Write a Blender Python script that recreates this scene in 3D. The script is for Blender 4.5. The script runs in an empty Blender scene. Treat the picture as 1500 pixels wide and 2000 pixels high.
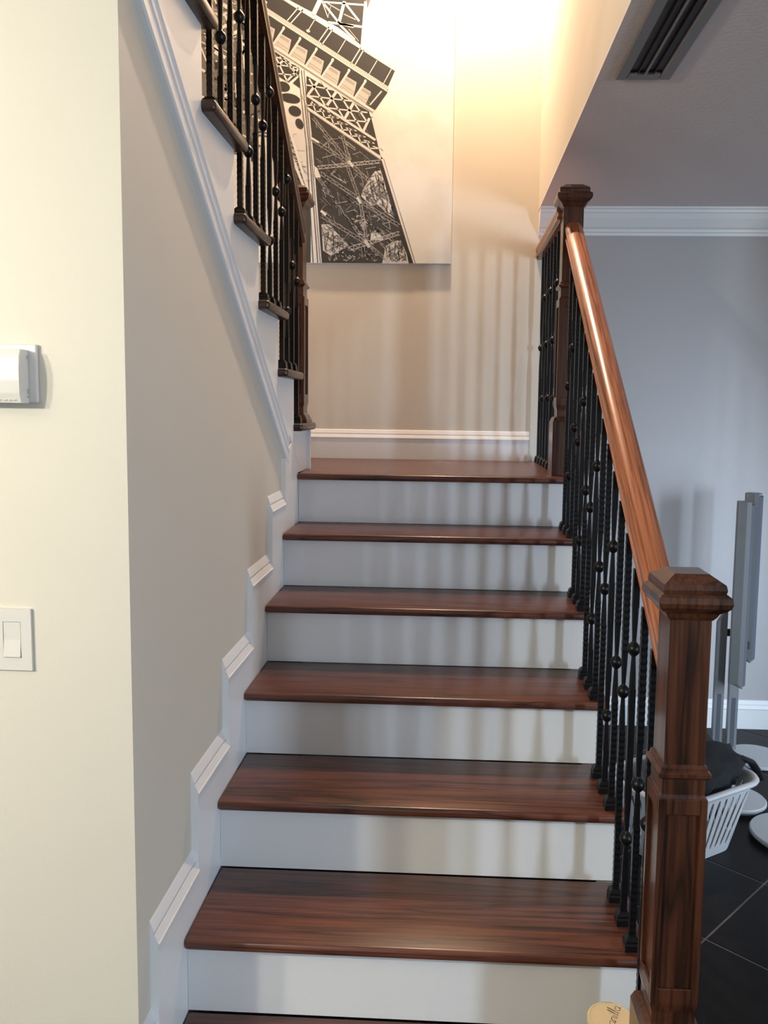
import bpy, bmesh, math, random
from mathutils import Matrix, Vector

# ------------------------------------------------------------------ camera, world, light, exposure
C = bpy.context.scene.collection
SC = bpy.context.scene
cam_d = bpy.data.cameras.new('camera')
cam = bpy.data.objects.new('camera', cam_d)
C.objects.link(cam)
cam_d.sensor_fit = 'VERTICAL'
cam_d.sensor_height = 36.0
cam_d.sensor_width = 27.0
cam_d.lens = 1617.0 / 2000.0 * 36.0
cam_d.shift_x = (750.0 - 806.825) / 2000.0
cam_d.shift_y = (957.94 - 1000.0) / 2000.0
cam_d.clip_start = 0.02
Rv = Vector((0.99886975, 0.04561294, 0.01336718))
Uv = Vector((-0.01777756, 0.09769943, 0.99505717))
Fv = Vector((-0.04408152, 0.99417015, -0.0983999))
M = Matrix(((Rv.x, Uv.x, -Fv.x, 0.55208636), (Rv.y, Uv.y, -Fv.y, -1.40705572),
            (Rv.z, Uv.z, -Fv.z, 1.49778087), (0, 0, 0, 1)))
cam.matrix_world = M
SC.camera = cam

world = bpy.data.worlds.new('world')
SC.world = world
world.use_nodes = True
world.node_tree.nodes['Background'].inputs[0].default_value = (0.62, 0.78, 1.0, 1)
world.node_tree.nodes['Background'].inputs[1].default_value = 0.5

SC.view_settings.view_transform = 'Standard'
SC.view_settings.look = 'None'
SC.view_settings.gamma = 1.0
SC.view_settings.use_curve_mapping = False
SC.view_settings.exposure = 0.0


def lamp(name, kind, loc, power, color, size=0.1, size_y=None, target=None):
    d = bpy.data.lights.new(name, kind)
    d.energy = power
    d.color = color
    if kind == 'AREA':
        d.shape = 'RECTANGLE'
        d.size = size
        d.size_y = size_y or size
    else:
        d.shadow_soft_size = size
    o = bpy.data.objects.new(name, d)
    C.objects.link(o)
    o.location = loc
    if target is not None:
        o.rotation_euler = (Vector(target) - Vector(loc)).to_track_quat('-Z', 'Y').to_euler()
    return o


DAY = (0.56, 0.76, 1.0)
WARM = (1.0, 0.76, 0.55)
# daylight through the narrow window behind the camera and the glass door in the right-hand wall
lamp('daylight_rear', 'AREA', (-0.36, -5.50, 1.40), 8, (0.55, 0.78, 1.0), 0.40, 1.6, (-0.36, 0, 1.35))
lamp('daylight_door', 'AREA', (5.50, -4.35, 1.25), 190, (0.62, 0.80, 1.0), 0.40, 1.6, (0.9, 0.95, 0.9))
low_fill = lamp('added_low_fill', 'AREA', (3.24, 0.95, 1.0), 16, (0.62, 0.80, 1.0), 0.8, 1.2, (1.45, 2.49, 0.35))  # added light for the right room's lower wall, no such window seen
low_fill.data.spread = math.radians(95)
# spot hanging in the stairwell near the back wall, the lamp in the room on the left
stair_spot = lamp('stairwell_spot', 'SPOT', (0.50, 2.14, 3.98), 245, (1.0, 0.745, 0.53), 0.04, None, (0.50, 2.14, 0))
stair_spot.data.spot_size = math.radians(150)
stair_spot.data.spot_blend = 0.5
for lx, lz in ((-1.50, 1.90), (-1.12, 1.90)):       # the two bulbs of the lamp in the left room
    lamp('left_room_lamp', 'POINT', (lx, -1.52, lz), 67, (1.0, 0.995, 0.84), 0.05)

# ------------------------------------------------------------------ materials


def mat(name):
    m = bpy.data.materials.new(name)
    m.use_nodes = True
    return m, m.node_tree.nodes, m.node_tree.links, m.node_tree.nodes['Principled BSDF']


def paint(name, col, rough=0.55, bump=0.02, scale=220.0, var=0.03, spec=0.3):
    m, n, l, b = mat(name)
    tc = n.new('ShaderNodeTexCoord')
    no = n.new('ShaderNodeTexNoise')
    no.inputs['Scale'].default_value = scale
    no.inputs['Detail'].default_value = 3
    l.new(tc.outputs['Object'], no.inputs['Vector'])
    n2 = n.new('ShaderNodeTexNoise')
    n2.inputs['Scale'].default_value = 2.2
    l.new(tc.outputs['Object'], n2.inputs['Vector'])
    mx = n.new('ShaderNodeMix')
    mx.data_type = 'RGBA'
    mx.inputs[6].default_value = (*[c * (1 - var) for c in col], 1)
    mx.inputs[7].default_value = (*[min(1, c * (1 + var)) for c in col], 1)
    l.new(n2.outputs['Fac'], mx.inputs[0])
    l.new(mx.outputs[2], b.inputs['Base Color'])
    bp = n.new('ShaderNodeBump')
    bp.inputs['Strength'].default_value = bump * 10
    bp.inputs['Distance'].default_value = 0.001
    l.new(no.outputs['Fac'], bp.inputs['Height'])
    l.new(bp.outputs['Normal'], b.inputs['Normal'])
    b.inputs['Roughness'].default_value = rough
    b.inputs['Specular IOR Level'].default_value = spec
    return m


def wood(name, axis, dark, mid, light, rough=0.34, coat=0.12, figure=6.0):
    """stained oak, grain along the given axis (0, 1, 2)"""
    m, n, l, b = mat(name)
    tc = n.new('ShaderNodeTexCoord')
    oi = n.new('ShaderNodeObjectInfo')
    ad = n.new('ShaderNodeVectorMath')
    ad.operation = 'ADD'
    sc = n.new('ShaderNodeVectorMath')
    sc.operation = 'SCALE'
    cv = n.new('ShaderNodeCombineXYZ')
    for i in range(3):
        l.new(oi.outputs['Random'], cv.inputs[i])
    l.new(cv.outputs[0], sc.inputs[0])
    sc.inputs['Scale'].default_value = 9.0
    l.new(tc.outputs['Object'], ad.inputs[0])
    l.new(sc.outputs[0], ad.inputs[1])

    def stretched(along, across):
        mp = n.new('ShaderNodeMapping')
        s = [across] * 3
        s[axis] = along
        mp.inputs['Scale'].default_value = s
        l.new(ad.outputs[0], mp.inputs['Vector'])
        return mp
    big = n.new('ShaderNodeTexNoise')        # cathedral figure
    big.inputs['Scale'].default_value = 1.0
    big.inputs['Detail'].default_value = 2.5
    big.inputs['Distortion'].default_value = 0.25
    l.new(stretched(0.9, 15).outputs[0], big.inputs['Vector'])
    mul = n.new('ShaderNodeMath')
    mul.operation = 'MULTIPLY'
    mul.inputs[1].default_value = figure
    l.new(big.outputs['Fac'], mul.inputs[0])
    fr = n.new('ShaderNodeMath')
    fr.operation = 'PINGPONG'
    fr.inputs[1].default_value = 0.5
    l.new(mul.outputs[0], fr.inputs[0])
    fine = n.new('ShaderNodeTexNoise')       # pores
    fine.inputs['Scale'].default_value = 1.0
    fine.inputs['Detail'].default_value = 4
    l.new(stretched(5, 190).outputs[0], fine.inputs['Vector'])
    r1 = n.new('ShaderNodeValToRGB')
    r1.color_ramp.elements[0].position = 0.0
    r1.color_ramp.elements[0].color = (*dark, 1)
    r1.color_ramp.elements[1].position = 0.42
    r1.color_ramp.elements[1].color = (*light, 1)
    e = r1.color_ramp.elements.new(0.09)
    e.color = (*mid, 1)
    l.new(fr.outputs[0], r1.inputs['Fac'])
    r2 = n.new('ShaderNodeValToRGB')
    r2.color_ramp.elements[0].position = 0.36
    r2.color_ramp.elements[0].color = (0.35, 0.33, 0.32, 1)
    r2.color_ramp.elements[1].position = 0.56
    r2.color_ramp.elements[1].color = (1, 1, 1, 1)
    l.new(fine.outputs['Fac'], r2.inputs['Fac'])
    mx = n.new('ShaderNodeMix')
    mx.data_type = 'RGBA'
    mx.blend_type = 'MULTIPLY'
    mx.inputs[0].default_value = 0.75
    l.new(r1.outputs['Color'], mx.inputs[6])
    l.new(r2.outputs['Color'], mx.inputs[7])
    l.new(mx.outputs[2], b.inputs['Base Color'])
    bp = n.new('ShaderNodeBump')
    bp.inputs['Strength'].default_value = 0.12
    bp.inputs['Distance'].default_value = 0.0006
    l.new(fine.outputs['Fac'], bp.inputs['Height'])
    l.new(bp.outputs['Normal'], b.inputs['Normal'])
    b.inputs['Roughness'].default_value = rough
    b.inputs['Coat Weight'].default_value = coat
    b.inputs['Coat Roughness'].default_value = 0.15
    return m


def plain(name, col, rough=0.5, metal=0.0, spec=0.5, noise=0.0, scale=60, bump=0.0):
    m, n, l, b = mat(name)
    b.inputs['Base Color'].default_value = (*col, 1)
    b.inputs['Roughness'].default_value = rough
    b.inputs['Metallic'].default_value = metal
    b.inputs['Specular IOR Level'].default_value = spec
    if noise or bump:
        tc = n.new('ShaderNodeTexCoord')
        no = n.new('ShaderNodeTexNoise')
        no.inputs['Scale'].default_value = scale
        no.inputs['Detail'].default_value = 4
        l.new(tc.outputs['Object'], no.inputs['Vector'])
        if noise:
            mx = n.new('ShaderNodeMix')
            mx.data_type = 'RGBA'
            mx.inputs[6].default_value = (*[c * (1 - noise) for c in col], 1)
            mx.inputs[7].default_value = (*[c * (1 + noise) for c in col], 1)
            l.new(no.outputs['Fac'], mx.inputs[0])
            l.new(mx.outputs[2], b.inputs['Base Color'])
        if bump:
            bp = n.new('ShaderNodeBump')
            bp.inputs['Strength'].default_value = bump
            bp.inputs['Distance'].default_value = 0.002
            l.new(no.outputs['Fac'], bp.inputs['Height'])
            l.new(bp.outputs['Normal'], b.inputs['Normal'])
    return m


WALL = paint('wall_paint', (0.69, 0.625, 0.53), 0.6, 0.02)
SHADEW = paint('shaded_wall_paint', (0.455, 0.425, 0.42), 0.6, 0.02)  # beige wall paint darkened; the right room's dimness is put into the colour
RISER = paint('riser_paint', (0.70, 0.685, 0.675), 0.4, 0.004, var=0.01)
WHITE = paint('white_trim_paint', (0.80, 0.79, 0.78), 0.35, 0.004, var=0.01)
CEIL = paint('ceiling_paint', (0.74, 0.67, 0.66), 0.8, 0.10, 70)
D_, M_, L_ = (0.036, 0.013, 0.008), (0.100, 0.031, 0.017), (0.145, 0.046, 0.025)
OAK_X = wood('stained_oak_tread', 0, D_, M_, L_)
LIT_Y = wood('lit_oak_rail', 1, (0.16, 0.050, 0.022), (0.34, 0.115, 0.050), (0.46, 0.165, 0.075), 0.27, 0.35, 3.0)  # rail stain brightened; the lamp light on it is put into the colour
OAK_Z = wood('stained_oak_newel', 2, (0.022, 0.009, 0.005), (0.07, 0.023, 0.011), (0.098, 0.033, 0.015), 0.28, 0.25, 3.5)
SHADE_X = wood('shaded_oak_tread', 0, (0.010, 0.005, 0.004), (0.035, 0.016, 0.011), (0.055, 0.026, 0.018), 0.32, 0.2)  # same stain darkened; shade on the upper flight is put into the colour
SHADE_Y = wood('shaded_oak_rail', 1, (0.012, 0.005, 0.003), (0.035, 0.013, 0.007), (0.055, 0.020, 0.011), 0.28, 0.25, 3.0)  # upper rail's shade put into the stain colour
BASKET = plain('basket_plastic', (0.50, 0.49, 0.49), 0.42, noise=0.02)
IRON = plain('black_wrought_iron', (0.0035, 0.0035, 0.004), 0.36, 0.0, 0.30, bump=0.25, scale=120)
TILE = plain('dark_floor_tile', (0.011, 0.009, 0.009), 0.38, 0.0, 0.13, noise=0.25, scale=14, bump=0.04)
GROUT = plain('floor_grout', (0.20, 0.18, 0.17), 0.8)
PLASTIC = plain('white_plastic', (0.70, 0.65, 0.60), 0.38, noise=0.02)
GREYPL = plain('grey_plastic', (0.42, 0.41, 0.39), 0.45, noise=0.03)
DARKPL = plain('dark_plastic', (0.012, 0.012, 0.012), 0.5, noise=0.1)
SILVER = plain('silver_plastic', (0.19, 0.19, 0.19), 0.42, 0.25, noise=0.05)
GRILLE = plain('speaker_grille_cloth', (0.07, 0.075, 0.09), 0.85, noise=0.3, scale=600)
BASEWH = plain('pale_base_plastic', (0.42, 0.42, 0.42), 0.4, noise=0.03)
CLOTH = plain('black_fabric', (0.004, 0.004, 0.005), 0.9, noise=0.4, scale=90, bump=0.5)
VENTM = plain('vent_enamel', (0.20, 0.19, 0.19), 0.5, noise=0.04)
LIDM = plain('cream_lid', (0.72, 0.58, 0.36), 0.45, noise=0.03)
WAX = plain('candle_jar', (0.55, 0.42, 0.25), 0.2, noise=0.05)
INK = plain('black_ink', (0.02, 0.018, 0.016), 0.7)

# ------------------------------------------------------------------ mesh helpers


def link(name, bm, m, parent=None, smooth=None):
    me = bpy.data.meshes.new(name)
    bmesh.ops.recalc_face_normals(bm, faces=bm.faces)
    bm.to_mesh(me)
    bm.free()
    if m is not None:
        me.materials.append(m)
    o = bpy.data.objects.new(name, me)
    C.objects.link(o)
    if parent is not None:
        o.parent = parent
    if smooth is not None:
        for p in me.polygons:
            p.use_smooth = True
        me.set_sharp_from_angle(angle=math.radians(smooth))
    return o


def box(bm, x0, x1, y0, y1, z0, z1, bev=0.0, seg=2):
    vs = [bm.verts.new((x, y, z)) for x in (x0, x1) for y in (y0, y1) for z in (z0, z1)]
    fs = [(0, 1, 3, 2), (4, 6, 7, 5), (0, 4, 5, 1), (2, 3, 7, 6), (0, 2, 6, 4), (1, 5, 7, 3)]
    faces = [bm.faces.new([vs[i] for i in f]) for f in fs]
    if bev:
        ed = list({e for f in faces for e in f.edges})
        bmesh.ops.bevel(bm, geom=ed, offset=bev, segments=seg, profile=0.5, affect='EDGES')
    return faces


def prism(bm, poly, axis, a, b):
    """extrude a 2-D polygon along axis; poly is in the two other axes in x,y,z order"""
    def P(p, t):
        if axis == 0:
            return (t, p[0], p[1])
        if axis == 1:
            return (p[0], t, p[1])
        return (p[0], p[1], t)
    v0 = [bm.verts.new(P(p, a)) for p in poly]
    v1 = [bm.verts.new(P(p, b)) for p in poly]
    n = len(poly)
    bm.faces.new(v0)
    bm.faces.new(v1[::-1])
    for i in range(n):
        bm.faces.new((v0[i], v0[(i + 1) % n], v1[(i + 1) % n], v1[i]))


def sweep(bm, rings, cap=True):
    """rings: list of equally long point lists"""
    vr = [[bm.verts.new(p) for p in r] for r in rings]
    n = len(vr[0])
    for a, b in zip(vr, vr[1:]):
        for i in range(n):
            bm.faces.new((a[i], a[(i + 1) % n], b[(i + 1) % n], b[i]))
    if cap:
        bm.faces.new(vr[0][::-1])
        bm.faces.new(vr[-1])


def square_stack(bm, cx, cy, prof):
    """prof: list of (half width x, half depth y, z) from bottom to top"""
    sweep(bm, [[(cx - a, cy - b, z), (cx + a, cy - b, z), (cx + a, cy + b, z), (cx - a, cy + b, z)] for a, b, z in prof])


def lathe(bm, prof, n=24, cx=0, cy=0):
    sweep(bm, [[(cx + r * math.cos(2 * math.pi * i / n), cy + r * math.sin(2 * math.pi * i / n), z) for i in range(n)] for r, z in prof])


def thing(name, label, cat, loc=(0, 0, 0), group=None):
    o = bpy.data.objects.new(name, None)
    o.empty_display_size = 0.05
    C.objects.link(o)
    o.location = loc
    o['label'] = label
    o['category'] = cat
    if group:
        o['group'] = group
    return o


def structure(name, bm, m, label=None, cat=None, smooth=None):
    o = link(name, bm, m, smooth=smooth)
    o['kind'] = 'structure'
    if label:
        o['label'] = label
    if cat:
        o['category'] = cat
    return o


# ------------------------------------------------------------------ dimensions
R, RUN, NOSE, TT = 0.18, 0.263, 0.028, 0.0236
YB = 2.491            # back wall
ZC = 2.402            # ceiling of the lower floor
YC = 0.024            # front face of the wall on the left
XO = 0.934            # edge of the stairwell opening
LZ = 7 * R            # landing level
XE = 0.992            # open ends of the lower treads
YL = 6 * RUN          # riser of the landing
YU = 1.757            # first riser of the upper flight


def yu(n):
    return YU - RUN * (n - 1)


# ------------------------------------------------------------------ room shell
bm = bmesh.new()
box(bm, -4.2, 5.82, -5.6, YB + 0.2, -0.12, -0.0022)
floor = structure('floor', bm, GROUT, 'dark tiled floor of the room right of the stairs', 'floor')
# diagonal floor tiles, each one a piece of the floor
ts, gap = 0.405, 0.006
bm = bmesh.new()
h = (ts - gap) / 2
box(bm, -h, h, -h, h, -0.002, 0.0, 0.0008, 1)
tile0 = link('tile', bm, TILE, floor)
ang = math.radians(47)
ca, sa = math.cos(ang), math.sin(ang)
ox, oy = 1.305, 0.860          # a grout crossing seen beside the newel post
first = True
for i in range(-9, 10):
    for j in range(-9, 10):
        lx, ly = (i + 0.5) * ts, (j + 0.5) * ts
        x, y = ox + lx * ca - ly * sa, oy + lx * sa + ly * ca
        if x < 0.75 or x > 3.15 or y < -1.2 or y > YB + 0.20:
            continue
        o = tile0 if first else tile0.copy()
        if not first:
            C.objects.link(o)
            o.parent = floor
        first = False
        o.location = (x, y, random.uniform(-0.0006, 0.0006))
        o.rotation_euler = (0, 0, ang)
bm = bmesh.new()
box(bm, -4.2, 0.7, -5.6, -0.03, -0.02, 0.0)
box(bm, 0.7, 5.82, -5.6, -1.5, -0.02, 0.0)
structure('floor_hall', bm, TILE, 'dark tiled floor in front of the stairs', 'floor')

bm = bmesh.new()
box(bm, -1.12, XO + 0.02, YB, YB + 0.16, 0, 5.25)
structure('wall_back', bm, WALL, 'beige back wall behind the landing', 'wall')
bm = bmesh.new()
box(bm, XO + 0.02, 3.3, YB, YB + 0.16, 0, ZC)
structure('wall_right_room', bm, SHADEW, 'back wall of the right room behind the speakers, darkened for shade', 'wall')
bm = bmesh.new()
prism(bm, [(YC, 0), (YU, 0), (YU, LZ - 0.05), (YU - 0.02, LZ), (1.50, 1.40), (YC + 0.02, 2.40), (YC, ZC)], 0, -0.12, -0.016)
box(bm, -4.2, -0.12, YC, YC + 0.14, 0, ZC)
structure('wall_left', bm, WALL, 'beige wall left of the lower stairs with an outside corner', 'wall')
bm = bmesh.new()
box(bm, -1.12, -0.972, YC + 0.14, YB, 1.0, 5.25)
structure('wall_stairwell', bm, WALL, 'stairwell wall left of the upper flight', 'wall')
bm = bmesh.new()
box(bm, XO, XO + 0.12, -2.6, YB, ZC + 0.012, 5.25)
structure('wall_right', bm, WALL, 'bright stairwell wall above the ceiling edge', 'wall')
bm = bmesh.new()
box(bm, XO + 0.0, 5.82, -5.6, YB, ZC, ZC + 0.012)
box(bm, -4.2, XO, -5.6, -0.09, ZC, ZC + 0.30)
structure('ceiling', bm, CEIL, 'grey ceiling of the right room beside the stairwell opening', 'ceiling')
bm = bmesh.new()
box(bm, -1.12, XO + 0.12, -2.6, YB + 0.16, 5.15, 5.25)
box(bm, -1.12, XO + 0.12, -2.72, -2.6, ZC + 0.3, 5.25)
box(bm, -1.2, -1.12, -2.6, YC + 0.14, ZC + 0.3, 5.25)
structure('ceiling_stairwell', bm, WALL, 'stairwell ceiling above the upper flight', 'ceiling')
# far walls of the room, with the window behind the camera and the glass door at the right
bm = bmesh.new()
box(bm, -4.2, -0.60, -5.72, -5.6, 0, ZC)
box(bm, -0.12, 5.82, -5.72, -5.6, 0, ZC)
box(bm, -0.60, -0.12, -5.72, -5.6, 0, 0.5)
box(bm, -0.60, -0.12, -5.72, -5.6, 2.3, ZC)
structure('wall_front', bm, WALL, 'wall behind the camera with a window', 'wall')
bm = bmesh.new()
box(bm, 5.7, 5.82, -5.6, -4.9, 0, ZC)
box(bm, 5.7, 5.82, -4.9, -3.8, 2.25, ZC)
box(bm, 5.7, 5.82, -3.8, 0.0, 0, ZC)
box(bm, 3.42, 5.82, -0.1, 0.0, 0, ZC)
box(bm, 3.3, 3.42, -0.1, 0.45, 0, ZC)
box(bm, 3.3, 3.42, 0.45, 1.45, 0, 0.35)  # low opening added for the extra light on the back wall
box(bm, 3.3, 3.42, 0.45, 1.45, 1.65, ZC)
box(bm, 3.3, 3.42, 1.45, YB + 0.16, 0, ZC)
structure('wall_east', bm, WALL, 'right-hand wall with a glass door', 'wall')
bm = bmesh.new()
box(bm, -4.32, -4.2, -5.6, YC + 0.14, 0, ZC)
structure('wall_west', bm, WALL, 'far left wall of the front room', 'wall')
bm = bmesh.new()
for x in (-0.60, -0.16):
    box(bm, x, x + 0.04, -5.68, -5.62, 0.5, 2.3)
for z in (0.5, 2.26):
    box(bm, -0.56, -0.16, -5.68, -5.62, z, z + 0.04)
structure('window_1', bm, WHITE, 'white window frame behind the camera', 'window')
bm = bmesh.new()
for y in (-4.9, -3.86):
    box(bm, 5.73, 5.79, y, y + 0.06, 0, 2.25)
for z in (0.0, 2.19):
    box(bm, 5.73, 5.79, -4.84, -3.86, z, z + 0.06)
for y in (0.45, 1.39):  # frame of the added low window, unseen
    box(bm, 3.33, 3.39, y, y + 0.06, 0.35, 1.65)
for z in (0.35, 1.59):
    box(bm, 3.33, 3.39, 0.51, 1.39, z, z + 0.06)
structure('window_2', bm, WHITE, 'white frames of the glass door and added low window in the right-hand wall', 'window')

# wall under the open side of the lower flight and the edge of the landing
bm = bmesh.new()
pts = [(0.0185, 0.0), (0.0185, R - TT - 0.001)]
for k in range(2, 8):
    y = (k - 1) * RUN
    pts += [(y + 0.0185, (k - 1) * R - TT - 0.001), (y + 0.0185, k * R - TT - 0.001)]
pts += [(YB, LZ - TT), (YB, 0.0)]
prism(bm, pts, 0, 0.93, 0.968)
structure('wall_understairs', bm, WHITE, 'white wall closing the open side under the stairs', 'wall')

# ------------------------------------------------------------------ mouldings
BASEP = [(0.016, 0.0), (0.016, 0.094), (0.0185, 0.097), (0.0185, 0.100), (0.012, 0.113), (0.0095, 0.114),
         (0.0105, 0.119), (0.004, 0.135), (0.0, 0.137), (0.0, 0.0)]


def baseboard(name, x0, x1, z, label):
    bm = bmesh.new()
    prism(bm, [(YB - d, z + hh) for d, hh in BASEP], 0, x0, x1)
    return structure(name, bm, WHITE, label, 'baseboard')


baseboard('baseboard_landing', -0.97, 0.918, LZ, 'white moulded baseboard along the landing wall')
baseboard('baseboard_back', 0.97, 3.3, 0.0, 'white moulded baseboard along the right room wall')
# crown moulding
CR = [(0.0, 0.0), (0.010, 0.0), (0.013, 0.012), (0.020, 0.016), (0.022, 0.026), (0.036, 0.034), (0.062, 0.066),
      (0.072, 0.086), (0.078, 0.090), (0.080, 0.100), (0.088, 0.104), (0.088, 0.112), (0.0, 0.112)]
bm = bmesh.new()
prism(bm, [(YB - d, ZC - 0.112 + hh) for d, hh in CR], 0, XO + 0.002, 3.3)
structure('trim_crown', bm, WHITE, 'white crown moulding under the grey ceiling', 'moulding')

# stepped skirting board along the left wall, one board per step
skirt = thing('trim_skirting', 'white stepped skirting with moulded caps climbing the left wall', 'skirting')
skirt['kind'] = 'structure'
CAPP = [(-0.016, -0.240), (0.0, -0.240), (0.0, 0.087), (0.003, 0.089), (0.003, 0.092), (0.0, 0.094), (-0.0005, 0.096),
        (-0.0060, 0.109), (-0.0100, 0.1095), (-0.0100, 0.1145), (-0.0070, 0.1155), (-0.0140, 0.135), (-0.016, 0.139)]
for k in range(1, 7):
    ya = (k - 1) * RUN - 0.175
    yb = k * RUN - 0.175 if k < 6 else YL - 0.2285
    if k == 1:
        ya = YC + 0.0005
    bm = bmesh.new()
    rings = []
    prism(bm, [(x, (k * R - 0.0) + z) for x, z in CAPP], 1, ya, yb)
    if k == 1:
        pass
    link('skirting_board', bm, WHITE, skirt)
bm = bmesh.new()
prism(bm, [(YL - 0.228, 6 * R - 0.06), (YL - 0.228, 1.325), (1.455, 1.375), (YL - 0.002, LZ + 0.03), (YL - 0.002, 6 * R - 0.06)], 0, -0.016, 0.0)
link('skirting_board', bm, WHITE, skirt)
bm = bmesh.new()
prism(bm, [(6 * RUN - 0.175 - 0.0005, 6 * R + 0.141), (YL - 0.228, 6 * R + 0.141), (YL - 0.228, 6 * R + 0.10), (6 * RUN - 0.175, 6 * R + 0.10)], 0, -0.016, -0.006)
bm.free()

# sloping moulding under the upper flight
SL = -0.688


def slope_prism(bm, prof, y0, y1, zc):
    """prof in (x, perpendicular offset); runs along the slope from y0 to y1 (vertical end cuts)"""
    c = 1 / math.sqrt(1 + SL * SL)
    rings = []
    for y in (y0, y1):
        rings.append([(x, y, zc + SL * y + d / c) for x, d in prof])
    sweep(bm, rings)


bm = bmesh.new()
TP = [(-0.016, 0.0), (-0.002, 0.0), (0.002, 0.003), (0.002, 0.030), (0.005, 0.033), (0.005, 0.037), (0.002, 0.040),
      (0.002, 0.058), (0.006, 0.061), (0.006, 0.066), (0.003, 0.069), (0.003, 0.086), (0.0, 0.090), (-0.016, 0.090)]
slope_prism(bm, TP, -0.05, 1.395, 2.264)
structure('trim_stringer', bm, WHITE, 'white sloping moulding below the upper flight', 'moulding')

# ------------------------------------------------------------------ lower flight
lower = thing('staircase', 'lower flight of dark oak treads with white risers up to the landing', 'stairs')
for k in range(1, 7):
    y0 = (k - 1) * RUN
    bm = bmesh.new()
    box(bm, 0.0005, XE, y0 - NOSE, y0 + RUN - 0.0005, k * R - TT, k * R, 0.0085, 3)
    t = link('tread', bm, OAK_X, lower, smooth=40)
for k in range(1, 8):
    y0 = (k - 1) * RUN
    bm = bmesh.new()
    box(bm, 0.0005, 0.9685, y0, y0 + 0.018, (k - 1) * R + 0.0005, k * R - TT - 0.0005)
    link('riser', bm, RISER, lower)
bm = bmesh.new()
box(bm, 0.0005, XE, YL - NOSE, YL + 0.06, LZ - TT, LZ, 0.0085, 3)
link('landing_nosing', bm, OAK_X, lower, smooth=40)
nb = 10
bw = (YB - 0.002 - (YL + 0.061)) / nb
for i in range(nb):
    y0 = YL + 0.061 + i * bw
    bm = bmesh.new()
    box(bm, -0.97 if y0 > YU + 0.02 else 0.0005, XE, y0, y0 + bw - 0.0006, LZ - TT, LZ - 0.0002, 0.0008, 1)
    link('landing_board', bm, OAK_X, lower)

# ------------------------------------------------------------------ upper flight
upper = thing('staircase', 'upper flight turning back over the left wall, tread ends seen from below', 'stairs')
NU = 8
for n in range(1, NU):
    yn = yu(n)
    z = LZ + n * R
    bm = bmesh.new()
    box(bm, -0.968, 0.032, yn - RUN - 0.008, yn + NOSE, z - 0.027, z, 0.0095, 3)
    link('tread', bm, SHADE_X, upper, smooth=40)
for n in range(1, NU + 1):
    yn = yu(n)
    z = LZ + n * R
    bm = bmesh.new()
    box(bm, -0.968, -0.0165, yn - 0.018, yn, z - R + 0.0005, z - 0.0275)
    link('riser', bm, WHITE, upper)
pts = []
c = math.sqrt(1 + SL * SL)
for n in range(1, NU + 1):
    pts += [(yu(n), LZ + (n - 1) * R + (0.0 if n == 1 else 0.0)), (yu(n), LZ + n * R - 0.0275)]
pts += [(yu(NU) - 0.05, LZ + NU * R - 0.0275), (yu(NU) - 0.05, 2.264 + 0.09 * c + SL * (yu(NU) - 0.05) + 0.001),
        (1.395, 2.264 + 0.09 * c + SL * 1.395 + 0.001), (1.456, 1.3755), (YL - 0.0005, LZ + 0.032), (YL - 0.0005, LZ + 0.0005)]
bm = bmesh.new()
prism(bm, pts, 0, -0.0155, 0.0)
link('stringer', bm, WHITE, upper)
bm = bmesh.new()
box(bm, -0.014, 0.013, YU + 0.0005, YU + 0.016, LZ + 0.0005, LZ + R - 0.028)
link('corner_bead', bm, WHITE, upper)

# ------------------------------------------------------------------ newel posts


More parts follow.
